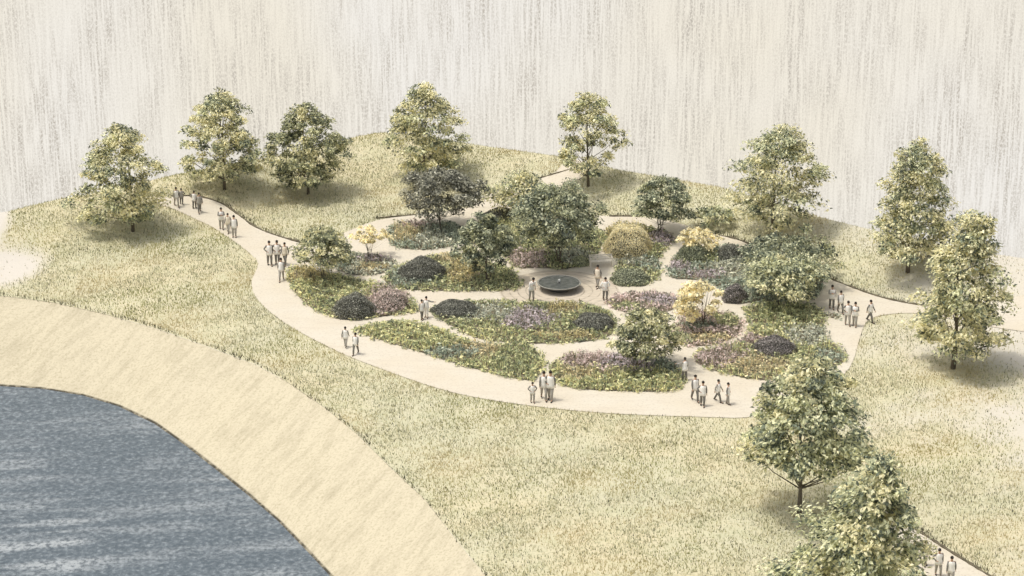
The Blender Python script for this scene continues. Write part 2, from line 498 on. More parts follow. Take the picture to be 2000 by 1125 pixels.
def edging(pts, w=0.11, h=0.10, gap=0.0):  # low dark strip that marks the edge line of a path
    P = resample(smooth_poly(ground(pts), 2, False), 0.35)
    mb = MB()
    d = np.gradient(P[:, :2], axis=0); d /= np.linalg.norm(d, axis=1)[:, None]; n = np.stack([-d[:, 1], d[:, 0]], 1)
    jit = rng.uniform(0.5, 1.3, len(P))
    V = []; F = []
    for p, q, j in zip(P, n, jit):
        z = H(p[0], p[1])
        ww = w*j
        V += [(p[0]-q[0]*ww, p[1]-q[1]*ww, z-0.02), (p[0]-q[0]*ww*0.7, p[1]-q[1]*ww*0.7, z+h*j), (p[0]+q[0]*ww*0.7, p[1]+q[1]*ww*0.7, z+h*j), (p[0]+q[0]*ww, p[1]+q[1]*ww, z-0.02)]
    for i in range(len(P)-1):
        for k in range(3): F.append((i*4+k, i*4+k+1, i*4+k+5, i*4+k+4))
    mb.add(V, F)
    tag(link('dark_edge_strip', mb.mesh('dark_edge_strip', False), M['edging']), kind='structure')
EDGES = [[(330,384),(360,382),(395,385),(420,392),(446,404),(472,424),(492,441),(520,454),(560,467),(592,475)],
         [(735,427),(780,423),(835,418)],
         [(912,402),(925,391),(945,380),(985,365),(1040,353),(1095,337),(1120,329)],
         [(1600,538),(1612,542),(1645,554),(1690,572),(1740,587),(1810,599)],
         [(1720,991),(1792,1037),(1850,1075),(1935,1127),(2000,1168)],
         [(1395,457),(1440,467),(1470,480)], [(1190,423),(1240,423)]]
for e in EDGES: edging(e)

# ------------------------------------------------------------------ leaves and blades
def leaves(C, L, W, A, Nrm, droop=0.15):
    """diamond leaves: C centres, L/W sizes, A long axes, Nrm normals -> verts, quads"""
    A = A/np.linalg.norm(A, axis=1)[:, None]
    B = np.cross(Nrm, A); B /= np.maximum(1e-6, np.linalg.norm(B, axis=1))[:, None]
    n = np.cross(A, B)
    L = L[:, None]; W = W[:, None]
    v = np.stack([C-A*L*0.5, C+B*W*0.5+n*L*droop*0.5, C+A*L*0.5-n*L*droop, C-B*W*0.5+n*L*droop*0.5], 1)
    return v.reshape(-1, 3), np.arange(len(C)*4).reshape(-1, 4)

def soft(c):
    """leaf albedo: greyer and with a higher floor than the swatch"""
    c = np.asarray(c)**0.80
    g = c.mean(-1, keepdims=True)
    return (g+(c-g)*0.80)*np.array([1.01, 1.0, 0.95])

def pick(cols, p, n, r=None):
    r = r or rng
    cols = soft(np.array([lin(*c) for c in cols])) if r is not rng else np.array([lin(*c) for c in cols]); p = np.array(p, float); p /= p.sum()
    return cols[r.choice(len(cols), n, p=p)]

def blades(P, h, w, lean=0.35, r=None):
    r = r or rng; n = len(P)
    a = r.uniform(0, math.tau, n); b = r.uniform(0, math.tau, n)
    d = np.stack([np.cos(a), np.sin(a), np.zeros(n)], 1)*w[:, None]*0.5
    tip = P + np.stack([np.cos(b)*h*lean*r.random(n), np.sin(b)*h*lean*r.random(n), h], 1)
    V = np.stack([P-d, P+d, tip], 1).reshape(-1, 3)
    return V, np.arange(n*3).reshape(-1, 3)

def build_grass():
    polys = [loop_poly, leg_poly, low_poly]
    Vs, Fs, Cs = [], [], []; base = 0
    n = 1300000
    X = rng.uniform(-62, 62, n); Y = rng.uniform(-62, 52, n)
    ok = (Y > bank_y(X)+rng.normal(0, 0.12, n)) & (Y < crest_y(X)+0.6)
    X, Y = X[ok], Y[ok]
    px = to_px(np.stack([X, Y, H(X, Y)], 1))
    ok = (px[:, 0] > -160) & (px[:, 0] < 2160) & (px[:, 1] < 1230)
    X, Y = X[ok], Y[ok]
    for p in polys:
        ok = ~inside(p, X, Y); X, Y = X[ok], Y[ok]
    b = bare(X, Y)
    ok = rng.random(len(X)) < (1-0.97*np.clip(b*1.12, 0, 1))*np.clip(0.78+0.35*wave_noise(X, Y, 5.0, 5), 0.3, 1)
    X, Y = X[ok], Y[ok]; n = len(X)
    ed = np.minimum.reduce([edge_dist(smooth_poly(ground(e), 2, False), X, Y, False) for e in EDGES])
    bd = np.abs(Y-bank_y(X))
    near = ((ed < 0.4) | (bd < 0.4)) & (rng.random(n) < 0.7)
    w1 = wave_noise(X, Y, 9.0, 8); w2 = wave_noise(X, Y, 17.0, 9)
    c = pick([(217,211,181),(207,200,162),(189,188,156),(168,169,142),(134,135,116),(96,98,87)], [27, 22, 24, 16, 7, 4], n)
    och = lin(216, 199, 156); grn = lin(172, 176, 136)
    k = np.clip(w1*0.7, 0, 0.6)[:, None]; c = c*(1-k)+och*k
    k = np.clip(-w2*0.75, 0, 0.7)[:, None]; c = c*(1-k)+c*grn*1.6*k
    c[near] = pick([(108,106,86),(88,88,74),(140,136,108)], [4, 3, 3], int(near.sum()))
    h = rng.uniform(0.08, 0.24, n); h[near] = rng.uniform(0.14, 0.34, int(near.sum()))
    w = rng.uniform(0.04, 0.085, n)
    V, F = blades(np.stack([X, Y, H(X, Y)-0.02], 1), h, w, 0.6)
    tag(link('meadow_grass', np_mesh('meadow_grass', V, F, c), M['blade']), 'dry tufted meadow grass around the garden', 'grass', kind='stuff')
build_grass()

# ------------------------------------------------------------------ people (built early: their skins are evaluated while the scene is small)
def tube_path(mb, a, b, ra, rb, n=6): mb.tube([a, b], [ra, rb], n)

def make_pose(stride=0.0, larm='hang', rarm='hang', bend=0.0, name='pose'):
    """one pose: meshes of body, shirt, sleeves, trousers, shoes, hair. Faces -Y, 1.72 m tall"""
    V3 = Vector
    j = {}
    j['pelvis'] = V3((0, 0, 0.94)); j['waist'] = V3((0, -0.01-bend*0.05, 1.08)); j['chest'] = V3((0, -0.01-bend*0.14, 1.28))
    j['neck'] = V3((0, -0.01-bend*0.22, 1.46)); j['head0'] = V3((0, -0.03-bend*0.26, 1.55)); j['head1'] = V3((0, -0.025-bend*0.28, 1.64)); j['crown'] = V3((0, -0.01-bend*0.28, 1.69))
    for s, sg in (('l', 1), ('r', -1)):
        st = stride*sg
        j[s+'hip'] = V3((0.10*sg, 0, 0.90))
        j[s+'knee'] = V3((0.105*sg, -0.22*st-0.02, 0.50)); fz = 0.08 if st >= 0 else 0.08+0.10*abs(st)
        j[s+'ankle'] = V3((0.105*sg, -0.36*st if st > 0 else -0.42*st, fz)); j[s+'toe'] = j[s+'ankle']+V3((0.01*sg, -0.17, -0.045 if st >= 0 else -0.06))
        j[s+'sho'] = V3((0.175*sg, -bend*0.18, 1.40))
        arm = larm if s == 'l' else rarm
        sw = -st
        if arm == 'hang':
            j[s+'elb'] = V3((0.235*sg, -0.12*sw+0.03-bend*0.18, 1.13)); j[s+'wri'] = V3((0.25*sg, -0.24*sw-0.05-bend*0.18, 0.89)); hd = V3((0.02*sg, -0.15*sw, -1))
        elif arm == 'out':
            j[s+'elb'] = V3((0.42*sg, -0.06, 1.34)); j[s+'wri'] = V3((0.66*sg, -0.10, 1.36)); hd = V3((sg, -0.1, 0.0))
        elif arm == 'hip':
            j[s+'elb'] = V3((0.36*sg, 0.06, 1.16)); j[s+'wri'] = V3((0.20*sg, -0.10, 1.02)); hd = V3((-0.8*sg, -0.4, -0.4))
        elif arm == 'fold':
            j[s+'elb'] = V3((0.25*sg, -0.05, 1.13)); j[s+'wri'] = V3((0.06*sg, -0.24, 1.18)); hd = V3((-sg, -0.2, 0.2))
        else:   # 'up': hand raised to the head
            j[s+'elb'] = V3((0.38*sg, -0.12, 1.42)); j[s+'wri'] = V3((0.22*sg, -0.18, 1.60)); hd = V3((-0.7*sg, 0.1, 0.6))
        j[s+'hand'] = j[s+'wri']+hd.normalized()*0.085; j[s+'hd'] = hd.normalized()
    order = [('pelvis', None, (.15, .11)), ('waist', 'pelvis', (.13, .10)), ('chest', 'waist', (.155, .11)), ('neck', 'chest', (.06, .06)), ('head0', 'neck', (.07, .085)), ('head1', 'head0', (.08, .10)), ('crown', 'head1', (.06, .075))]
    for s in 'lr':
        order += [(s+'hip', 'pelvis', (.095, .095)), (s+'knee', s+'hip', (.058, .06)), (s+'ankle', s+'knee', (.038, .042)), (s+'toe', s+'ankle', (.042, .025)),
                  (s+'sho', 'chest', (.06, .06)), (s+'elb', s+'sho', (.042, .042)), (s+'wri', s+'elb', (.028, .028)), (s+'hand', s+'wri', (.04, .022))]
    idx = {k: i for i, (k, _, _) in enumerate(order)}
    me = bpy.data.meshes.new('skeleton')
    me.from_pydata([j[k] for k, _, _ in order], [(idx[k], idx[p]) for k, p, _ in order if p], [])
    o = bpy.data.objects.new('skeleton', me); COL.objects.link(o)
    o.modifiers.new('skin', 'SKIN')
    sk = me.skin_vertices[0].data
    for i, (k, p, r) in enumerate(order):
        sk[i].radius = r; sk[i].use_root = (i == 0)
    ss = o.modifiers.new('sub', 'SUBSURF'); ss.levels = 1; ss.render_levels = 1
    dg = bpy.context.evaluated_depsgraph_get(); dg.update()
    ev = bpy.data.meshes.new_from_object(o.evaluated_get(dg))
    bpy.data.objects.remove(o)
    mb = MB()
    mb.add([tuple(v.co) for v in ev.vertices], [tuple(p.vertices) for p in ev.polygons])
    # fingers, thumb, nose, ears and eye sockets grown on the same mesh
    for s, sg in (('l', 1), ('r', -1)):
        hd = j[s+'hd']; h = j[s+'hand']; side = hd.cross(V3((sg, 0, 0)))
        if side.length < 0.2: side = V3((0, -1, 0))
        side.normalize(); curl = hd.cross(side).normalized()*(-sg)
        for q, (off, ln) in enumerate(((-.03, .06), (-.01, .075), (.01, .08), (.03, .07))):
            a = h+side*off; b = a+hd*ln*0.55+curl*0.008; c = b+hd*ln*0.42+curl*0.026
            mb.tube([a, b, c], [.010, .009, .007], 5)
        t0 = j[s+'wri']+hd*0.04+side*0.03
        mb.tube([t0, t0+side*0.03+hd*0.03, t0+side*0.035+hd*0.065], [.012, .011, .008], 5)
    hc = j['head1']
    mb.ball(hc+V3((0, -0.105, -0.035)), (.014, .022, .024), 6, 4)
    mb.ball(hc+V3((0, -0.092, -0.080)), (.026, .010, .007), 6, 4)
    for sg in (1, -1):
        mb.ball(hc+V3((0.082*sg, 0.0, -0.03)), (.012, .022, .034), 6, 4)
        mb.ball(hc+V3((0.032*sg, -0.092, -0.01)), (.012, .008, .008), 6, 4)
    out = {'body': mb.mesh('body')}
    pts = [V3((0, 0.0, 0.76)), j['pelvis'], j['waist'], j['chest'], V3((0, -bend*0.19, 1.40)), j['neck']+V3((0, 0, -0.01))]
    mb = MB(); mb.tube(pts, [(.245, .185), (.215, .16), (.175, .135), (.205, .145), (.19, .12), (.075, .075)], 14); out['shirt'] = mb.mesh('shirt')
    for s in 'lr':
        mb = MB()
        mb.tube([j[s+'sho']+V3((0, 0, 0.01)), j[s+'elb'], j[s+'wri']], [.068, .054, .042], 8)
        out['sleeve_'+s] = mb.mesh('sleeve')
    mb = MB()
    for s in 'lr':
        mb.tube([j[s+'hip']+V3((0, 0, 0.06)), j[s+'hip'], j[s+'knee'], j[s+'ankle']+V3((0, 0, 0.01))], [.115, .118, .082, .062], 9)
    mb.tube([V3((0, 0, 0.84)), V3((0, 0, 0.92)), V3((0, 0, 1.02))], [(.17, .125), (.20, .135), (.16, .12)], 12)
    out['trousers'] = mb.mesh('trousers')
    for s in 'lr':
        mb = MB()
        mb.tube([j[s+'ankle']+V3((0, 0.07, -0.035)), j[s+'ankle']+V3((0, -0.02, -0.025)), j[s+'toe']+V3((0, 0.02, -0.005)), j[s+'toe']+V3((0, -0.06, -0.012))], [(.035, .035), (.05, .052), (.05, .036), (.03, .022)], 8)
        out['shoe_'+s] = mb.mesh('shoe')
    mb = MB(); mb.ball(hc+V3((0, 0.02, 0.015)), (.098, .112, .112), 12, 8)
    out['hair'] = mb.mesh('hair')
    return out

POSE = {'walk': make_pose(0.8), 'walk_back': make_pose(-0.8), 'stand': make_pose(0.12), 'point': make_pose(0.2, 'out', 'hang'), 'hip': make_pose(-0.25, 'hip', 'hang'),
        'hips': make_pose(0.25, 'hip', 'hip'), 'fold': make_pose(0.4, 'fold', 'fold'), 'lean': make_pose(0.25, 'hang', 'fold', 0.8), 'stroll': make_pose(0.45, 'hang', 'hip')}
def person(px, py, hpx, pose, rz, label, top='white_cloth', sleeve='grey_cloth', legs='grey_cloth', group='people walking in the garden', hair='hair'):
    p = g1(px, py)
    hm = hpx/(ppm(p)*math.cos(PITCH))
    o = empty('person', (p[0], p[1], p[2]+0.04), R(rz))
    sc = hm/1.76
    o.scale = (sc*1.02, sc*1.02, sc*1.04)
    tag(o, label, 'person', group)
    for part, mat in (('body', 'skin'), ('shirt', top), ('sleeve_l', sleeve), ('sleeve_r', sleeve), ('trousers', legs), ('shoe_l', 'shoe'), ('shoe_r', 'shoe'), ('hair', hair)):
        me = POSE[pose][part]
        c = bpy.data.objects.new(part.split('_')[0], me)
        if not me.materials: me.materials.append(None)
        c.material_slots[0].link = 'OBJECT'; c.material_slots[0].material = M[mat]
        COL.objects.link(c); c.parent = o
W_, G_, D_, C_ = 'white_cloth', 'grey_cloth', 'dusk_cloth', 'cream_cloth'
gA, gB = 'walkers on the upper left path', 'walkers on the front path'
PEOPLE = [
 (345,404,36,'walk',20,'person in white at the far left end of the path, nearest the leftmost tree',W_,G_,D_,gA),
 (355,400,30,'stroll',190,'smaller dark figure walking away beside the leftmost walker on the far path',D_,G_,G_,gA),
 (380,408,33,'hip',170,'person with one hand on hip, left one of the second pair along the far path',W_,D_,G_,gA),
 (390,416,37,'walk_back',15,'person striding in dark trousers, right one of the second pair along the far path',D_,G_,G_,gA),
 (433,448,40,'fold',10,'person with folded arms leading the trio by the dark path edge',W_,G_,D_,gA),
 (446,455,36,'walk',-10,'shorter person in the middle of the trio by the dark path edge',C_,G_,D_,gA),
 (458,464,41,'stand',5,'person with arms hanging on the right of the trio by the dark path edge',W_,G_,D_,gA),
 (527,519,46,'stroll',12,'person in white coat on the left of the four at the path corner',W_,G_,G_,gA),
 (542,517,45,'hips',0,'person with both hands on hips amid the four at the path corner',W_,G_,G_,gA),
 (557,518,42,'walk',-12,'person beside the green bed edge, right of the four at the path corner',C_,G_,G_,gA),
 (550,549,43,'walk_back',0,'person in white nearest to the viewer of the four at the path corner',W_,G_,D_,gA),
 (675,679,39,'walk',170,'person in white strolling ahead near the tip of the crescent bed',W_,G_,D_,gB),
 (695,693,41,'walk_back',-15,'person following on the meadow side near the tip of the crescent bed',W_,G_,G_,gB),
 (824,625,38,'hip',40,'person standing left of the one who points at the round shrub',W_,D_,G_,None),
 (833,621,40,'point',-10,'person holding one arm out towards the low round shrub',W_,G_,W_,None),
 (1038,588,45,'lean',35,'person in long white coat leaning over the left side of the basin',W_,W_,D_,None),
 (1167,563,43,'stroll',-30,'person in a long pale coat walking right of the basin',C_,G_,D_,None),
 (1182,587,43,'hips',15,'person in a wide white coat in front of the low green shrub near the basin',W_,W_,G_,None),
 (1040,787,39,'hips',10,'small person with elbows out at the grass edge, left of a couple',W_,G_,D_,gB),
 (1062,781,54,'walk',5,'taller person on the left of the couple walking between two front beds',W_,G_,D_,gB),
 (1075,783,57,'stroll',-12,'person on the right of the couple walking between two front beds',W_,G_,D_,gB),
 (1337,744,44,'point',-150,'person holding something out at the corner of the pink front bed',W_,D_,G_,gB),
 (1357,784,50,'walk',15,'person with dark hair on the left of the group on the wide front path',W_,G_,G_,gB),
 (1372,794,48,'stroll',-8,'person in a long white coat nearest to the viewer on the wide front path',W_,G_,G_,gB),
 (1402,786,43,'walk_back',60,'person seen from the side right of the white coat on the wide front path',W_,D_,G_,gB),
 (1421,791,42,'hip',75,'person with a bent elbow, rightmost on the wide front path',W_,G_,D_,gB),
 (1624,604,45,'fold',0,'person in a wide round white coat farthest up the right path',W_,D_,G_,'walkers on the right path'),
 (1641,612,42,'walk',10,'second person from the left in the group on the right path',W_,G_,G_,'walkers on the right path'),
 (1655,636,46,'stroll',5,'person in a flared white top in front of the group on the right path',W_,G_,D_,'walkers on the right path'),
 (1669,638,46,'fold',-15,'person in dark sleeves with folded arms on the right path',W_,G_,D_,'walkers on the right path'),
 (1699,630,42,'walk_back',50,'person walking alone at the meadow corner of the right path',W_,G_,G_,'walkers on the right path'),
 (1806,1106,49,'hip',20,'person half hidden by the big tree on the lower right path',W_,G_,D_,'walkers on the lower path'),
 (1832,1126,54,'stroll',5,'person in the middle of the three on the lower right path',W_,G_,D_,'walkers on the lower path'),
 (1856,1142,55,'walk',-10,'rightmost person of the three on the lower right path, cut by the picture edge',W_,G_,D_,'walkers on the lower path'),
]
for a in PEOPLE: person(a[0], a[1], a[2], a[3], a[4], a[5], a[6], a[7], a[8], a[9])

# ------------------------------------------------------------------ trees
PAL = {
 'sunny': ([(212,204,162),(194,187,140),(164,162,118),(118,121,92),(66,72,61)], [18, 28, 27, 15, 12]),
 'olive': ([(202,201,158),(180,182,138),(140,144,110),(94,104,86),(62,70,60)], [17, 24, 26, 19, 14]),
 'deep':  ([(194,196,160),(148,152,120),(110,116,92),(76,86,72),(52,58,52)], [16, 24, 26, 20, 14]),
 'moss':  ([(190,188,142),(156,156,112),(118,122,90),(84,90,72),(56,62,52)], [15, 24, 27, 20, 14]),
 'dusky': ([(174,172,152),(132,131,114),(102,102,90),(76,77,68),(54,55,49)], [15, 24, 27, 20, 14]),
 'gold':  ([(228,217,176),(212,199,152),(188,176,132),(150,143,110),(106,103,85)], [28, 28, 24, 13, 7]),
 'rose':  ([(212,192,186),(186,162,158),(152,138,128),(110,104,88),(84,84,70)], [24, 26, 22, 16, 12]),
}
MIXED = {'sunny': (0.34, 'olive'), 'olive': (0.22, 'sunny'), 'deep': (0.25, 'moss'), 'moss': (0.28, 'sunny')}     # share of the sprays that carry another tint
def trunk_mesh(h, r, top, limbs, r0, multi=1):
    mb = MB()
    for k in range(multi):
        a = r0.uniform(0, math.tau); sp = (0.0 if multi == 1 else 0.22*h)
        tip = Vector((math.cos(a)*sp + r0.normal(0, 0.03)*h, math.sin(a)*sp*0.8, top))
        n = 6; pts = []
        for i in range(n+1):
            t = i/n
            pts.append(Vector((tip.x*t**1.3+math.sin(t*5+a)*0.03*h*0.3, tip.y*t**1.3, top*t-0.05)))
        rr = r if multi == 1 else r*0.62
        rad = [rr*(1.25 if i == 0 else 1.0)*(1-0.90*(i/n)) for i in range(n+1)]
        mb.tube(pts, rad, 7)
        for (p, z0) in limbs[k::multi]:
            t = min(0.95, max(0.12, z0/top)); i = min(n-1, int(t*n)); q = pts[i].lerp(pts[i+1], t*n-i)
            p = Vector(p); m1 = q.lerp(p, 0.5)+Vector((0, 0, -0.06*(p-q).length))
            rb = rr*(1-0.85*t)*0.40
            mb.tube([q, m1, p], [rb, rb*0.6, rb*0.2], 5)
    return mb.mesh('trunk')

def crown(profile, z0, z1, rad, pal, n_clump, n_leaf, size, r0, gap=0.0, clump_r=0.16, upright=0.0):
    """profile(t) gives radius share at height share t; returns clump centres and a leaf mesh with holes between the clumps"""
    cl = []
    tries = 0
    f1, f2, f3, f4 = r0.uniform(0, math.tau, 4)
    while len(cl) < n_clump and tries < 20000:
        tries += 1
        t = r0.random()**0.9; a = r0.uniform(0, math.tau)
        rr = math.sqrt(r0.random())
        rr = 0.15+0.85*rr**0.8
        lob = 0.98+0.13*math.sin(a*2+f1+t*4)+0.12*math.sin(a*3+f2+t*9)+0.09*math.sin(a*5+f3+t*15)+0.08*math.sin(t*13+f4)
        R_ = profile(t)*rad*rr*lob*(1.16 if rr > 0.8 and r0.random() < 0.22 else 1.0)
        p = np.array([R_*math.cos(a), R_*math.sin(a), z0+(z1-z0)*t])
        if all(np.linalg.norm((p-q)*np.array([1, 1, 1.25])) > rad*0.17 for q, _ in cl): cl.append((p, rr))
    Vs, Fs, Cs = [], [], []; base = 0
    for p, rr in cl:
        cols, wt = PAL[pal if r0.random() > MIXED.get(pal, (0, ''))[0] else MIXED[pal][1]]
        n = int(n_leaf*r0.uniform(0.6, 1.35))
        cr = clump_r*rad*r0.uniform(0.8, 1.55)
        d = r0.normal(0, 1, (n, 3)); d /= np.linalg.norm(d, axis=1)[:, None]
        q = d*(r0.random(n)**0.55*cr)[:, None]*np.array([1.15, 1.15, 0.62])
        out = np.array([p[0], p[1], 0.0]); out = out/max(0.2, np.linalg.norm(out))
        q[:, 2] -= 0.22*np.abs(q[:, :2]@out[:2])          # the spray droops outward
        C = p+q
        A = r0.normal(0, 0.7, (n, 3)) + out*1.0 + np.array([0, 0, -0.25+upright]); Nn = r0.normal(0, 0.55, (n, 3))+np.array([0, 0, 1.0])+out*0.35
        L = size*r0.uniform(0.6, 1.35, n); W = L*r0.uniform(0.38, 0.62, n)
        V, F = leaves(C, L, W, A, Nn, 0.12)
        shift = r0.normal(0, 0.26)
        w2 = np.array(wt, float)*np.exp(shift*np.linspace(2.2, -2.2, len(wt)))
        c = pick(cols, w2, n, r0)*r0.uniform(0.88, 1.1, (n, 1))
        Vs.append(V); Fs.append(F+base); Cs.append(c); base += len(V)
    return cl, np_mesh('crown', np.vstack(Vs), np.vstack(Fs), np.vstack(Cs))

PROF = {
 'round': lambda t: max(0.2, math.sin(math.pi*min(0.97, 0.17+0.80*t)))**0.62,
 'oval': lambda t: (math.sin(math.pi*min(1, (0.10+0.90*t)**0.72)))**0.62 if t < 0.999 else 0.1,
 'cone': lambda t: max(0.12, (1-t)**0.58*1.06 if t > 0.22 else 0.66+1.3*t),
 'dome': lambda t: max(0.12, math.cos(t*math.pi/2)**0.55),
 'vase': lambda t: max(0.15, math.sin(math.pi*(0.22+0.70*t))**0.7),
}
def tree(name, label, cat, foot, box, pal, prof, seed, multi=1, clumps=135, leaf_n=95, size=0.27, group=None, trunk_r=None, lean=0.0, depth=0.95, clump_r=0.17, extra=None):
    """foot: photo pixel where the trunk meets the ground; box: crown outline in the photo (left, top, right, bottom)"""
    r0 = np.random.default_rng(seed)
    p = g1(*foot); k = ppm(p); kv = k*math.cos(PITCH)
    x0, y0, x1, y1 = box
    rad = (x1-x0)/2/k; cx = ((x0+x1)/2-foot[0])/k
    zt = (foot[1]-y0)/kv; zb = max(0.2, (foot[1]-y1)/kv)
    zb += rad*(0.26 if prof == 'round' else 0.18); zt -= rad*0.20
    o = empty(name, (p[0], p[1], p[2]))
    tag(o, label, cat, group)
    cl, me = crown(PROF[prof], zb, zt, rad*0.94, pal, clumps, leaf_n, size, r0, clump_r=clump_r)
    if cx: me.transform(Matrix.Translation((cx, 0, 0)))
    if lean:
        sh = Matrix.Identity(4); sh[0][2] = lean*rad/(zt-zb); me.transform(Matrix.Translation((-sh[0][2]*(zt+zb)/2, 0, 0)) @ sh)
    link('crown', me, M['leaf'], o)
    lim = []
    idx = r0.permutation(len(cl))[:26]
    for i in idx:
        q = cl[i][0]+np.array([cx, 0, 0]); lim.append((q, max(zb*0.55, q[2]-rad*r0.uniform(0.5, 0.9))))
    tr = trunk_r or 0.0145*zt
    link('trunk', trunk_mesh(zt, tr, zt*0.9, lim, r0, multi), M['bark'], o)
    return o
OUT = 'tall trees standing in the meadow round the garden'
tree('meadow_tree', 'leftmost tall tree, yellow topped, standing on the meadow beside the far path', 'tree', (261,452), (158,236,328,436), 'sunny', 'oval', 11, group=OUT)
tree('meadow_tree', 'tall tree with yellow-green crown, second from the left behind the far path', 'tree', (440,370), (355,170,512,350), 'sunny', 'oval', 12, group=OUT)
tree('meadow_tree', 'darker grey-green tree, third from the left on the back meadow', 'tree', (602,379), (527,197,676,362), 'moss', 'oval', 13, group=OUT)
tree('meadow_tree', 'tall pale tree on the hill crest right behind the dark round tree', 'tree', (829,350), (756,158,913,338), 'sunny', 'oval', 14, group=OUT)
tree('meadow_tree', 'pale airy tree with thin trunk beside the hill path', 'tree', (1147,364), (1080,174,1224,340), 'sunny', 'oval', 15, group=OUT, clumps=95, leaf_n=80)
tree('meadow_tree', 'tall broad tree behind the right end of the garden, sky above it', 'tree', (1506,470), (1422,232,1612,446), 'sunny', 'oval', 16, group=OUT)
tree('meadow_tree', 'slender conical tree on the right meadow with a shadow at its foot', 'tree', (1771,532), (1688,262,1874,508), 'sunny', 'cone', 17, group=OUT, clumps=150)
tree('meadow_tree', 'tall conical tree furthest right, in front of the slender one', 'tree', (1860,720), (1768,400,1982,694), 'sunny', 'cone', 18, lean=0.22, group=OUT, clumps=165, size=0.29)
tree('meadow_tree', 'big foreground tree at the front corner of the path with bare lower trunk', 'tree', (1562,1008), (1450,678,1692,926), 'olive', 'oval', 19, group=OUT, clumps=150, leaf_n=110, size=0.29)
tree('meadow_tree', 'big tree cut by the bottom edge beside the lower path', 'tree', (1676,1245), (1530,862,1824,1190), 'olive', 'cone', 20, lean=0.34, group=OUT, clumps=165, leaf_n=115, size=0.29)
IN = 'small ornamental trees inside the garden'
tree('garden_tree', 'dark grey round headed tree at the back edge of the garden', 'tree', (862,452), (778,322,938,428), 'dusky', 'round', 31, 3, 95, 100, 0.25, IN)
tree('garden_tree', 'wide pale yellow-green tree behind the big central tree', 'tree', (1035,432), (940,325,1108,424), 'sunny', 'cone', 32, 2, 85, 90, 0.24, IN)
tree('garden_tree', 'largest dark green tree at the centre, behind the basin', 'tree', (1092,518), (1000,350,1182,482), 'deep', 'round', 33, 3, 125, 115, 0.25, IN)
tree('garden_tree', 'small dark green tree left of the basin', 'tree', (950,552), (888,408,1004,528), 'deep', 'oval', 34, 1, 85, 100, 0.23, IN)
tree('garden_tree', 'low dark green tree behind the golden shrub', 'tree', (1288,462), (1229,342,1362,438), 'deep', 'round', 35, 3, 75, 100, 0.23, IN)
tree('garden_tree', 'spreading green tree in the left bed near the path corner', 'tree', (629,548), (572,440,694,526), 'moss', 'round', 36, 2, 85, 90, 0.23, IN)
tree('garden_tree', 'small pale yellow tree on the little round left bed', 'tree', (722,506), (686,438,758,484), 'gold', 'round', 37, 4, 34, 45, 0.24, IN)
tree('garden_tree', 'dusky spreading tree at the back of the right bed', 'tree', (1545,560), (1432,458,1634,544), 'deep', 'round', 38, 3, 95, 95, 0.25, IN)
tree('garden_tree', 'olive tree with forked pale trunk above the right bed', 'tree', (1522,604), (1448,490,1612,586), 'olive', 'round', 39, 2, 95, 95, 0.24, IN)
tree('garden_tree', 'bright yellow tree with leaning stems on the small right bed', 'tree', (1372,642), (1312,542,1418,624), 'gold', 'round', 40, 4, 58, 52, 0.26, IN)
tree('garden_tree', 'olive tree with dark base in the pink front bed', 'tree', (1262,720), (1192,592,1332,694), 'moss', 'oval', 41, 3, 90, 90, 0.23, IN)
tree('garden_tree', 'pale yellow tree at the top of the curved path on the right', 'tree', (1362,500), (1320,440,1408,494), 'gold', 'round', 42, 4, 40, 42, 0.26, IN)
tree('garden_tree', 'pale bushy young tree growing left of the tall broad tree', 'tree', (1395,445), (1352,400,1440,442), 'olive', 'round', 43, 3, 34, 40, 0.26, IN)

# ------------------------------------------------------------------ flower beds
MOUNDS = [
    ('dark round shrub beside the pink drift in the long left bed', 692, 622, 82, 54, 'shade', 51),
    ('grey-green dome shrub in the bed left of the basin', 824, 548, 92, 50, 'shade', 52),
    ('low dark oval shrub beside the person holding an arm out', 888, 618, 92, 34, 'shade', 53),
    ('blackish green shrub in the half round bed in front of the basin', 1160, 645, 86, 36, 'shade', 54),
    ('low green shrub between the bench and the curved path', 1232, 556, 82, 34, 'deep', 55),
    ('dark shrub at the top of the large right bed', 1425, 512, 54, 38, 'shade', 56),
    ('violet-grey shrub at the left end of the light gap under the right trees', 1436, 592, 50, 40, 'violet', 57),
    ('violet-dark low shrub in the long bed along the right path', 1514, 696, 88, 42, 'violet', 58),
    ('dark shrub half hidden behind the left of the largest tree', 982, 430, 78, 26, 'shade', 59),
    ('loose pink shrub beside the dark round shrub in the left bed', 764, 606, 70, 46, 'rose', 60),
    ('golden rounded shrub beside the bench', 1228, 502, 100, 72, 'gold', 61),
    ('bushy green shrub under the left side of the largest tree', 978, 492, 70, 58, 'olive', 62),
    ('rounded green shrub next to the end of the bench', 1134, 520, 38, 22, 'olive', 64),
]
MIX = {
 'green':  [(196,192,136),(160,164,110),(128,136,94),(96,104,78),(70,78,62)],
 'fresh':  [(214,206,146),(178,178,118),(146,152,104),(112,120,86),(82,90,70)],
 'tawny':  [(214,196,148),(188,170,122),(156,148,108),(122,122,94),(90,94,76)],
 'blue':   [(172,180,158),(140,150,132),(112,124,108),(88,100,86),(66,76,66)],
 'gold':   [(218,203,146),(198,182,120),(170,158,106),(132,129,92),(92,94,74)],
 'pink':   [(218,196,192),(198,174,172),(170,152,144),(122,114,98),(88,88,74)],
 'lilac':  [(214,198,206),(190,173,184),(156,146,150),(112,112,100),(84,88,76)],
 'silver': [(206,204,180),(176,178,158),(144,148,132),(112,118,104),(84,90,80)],
}
WT = [20, 25, 25, 18, 12]
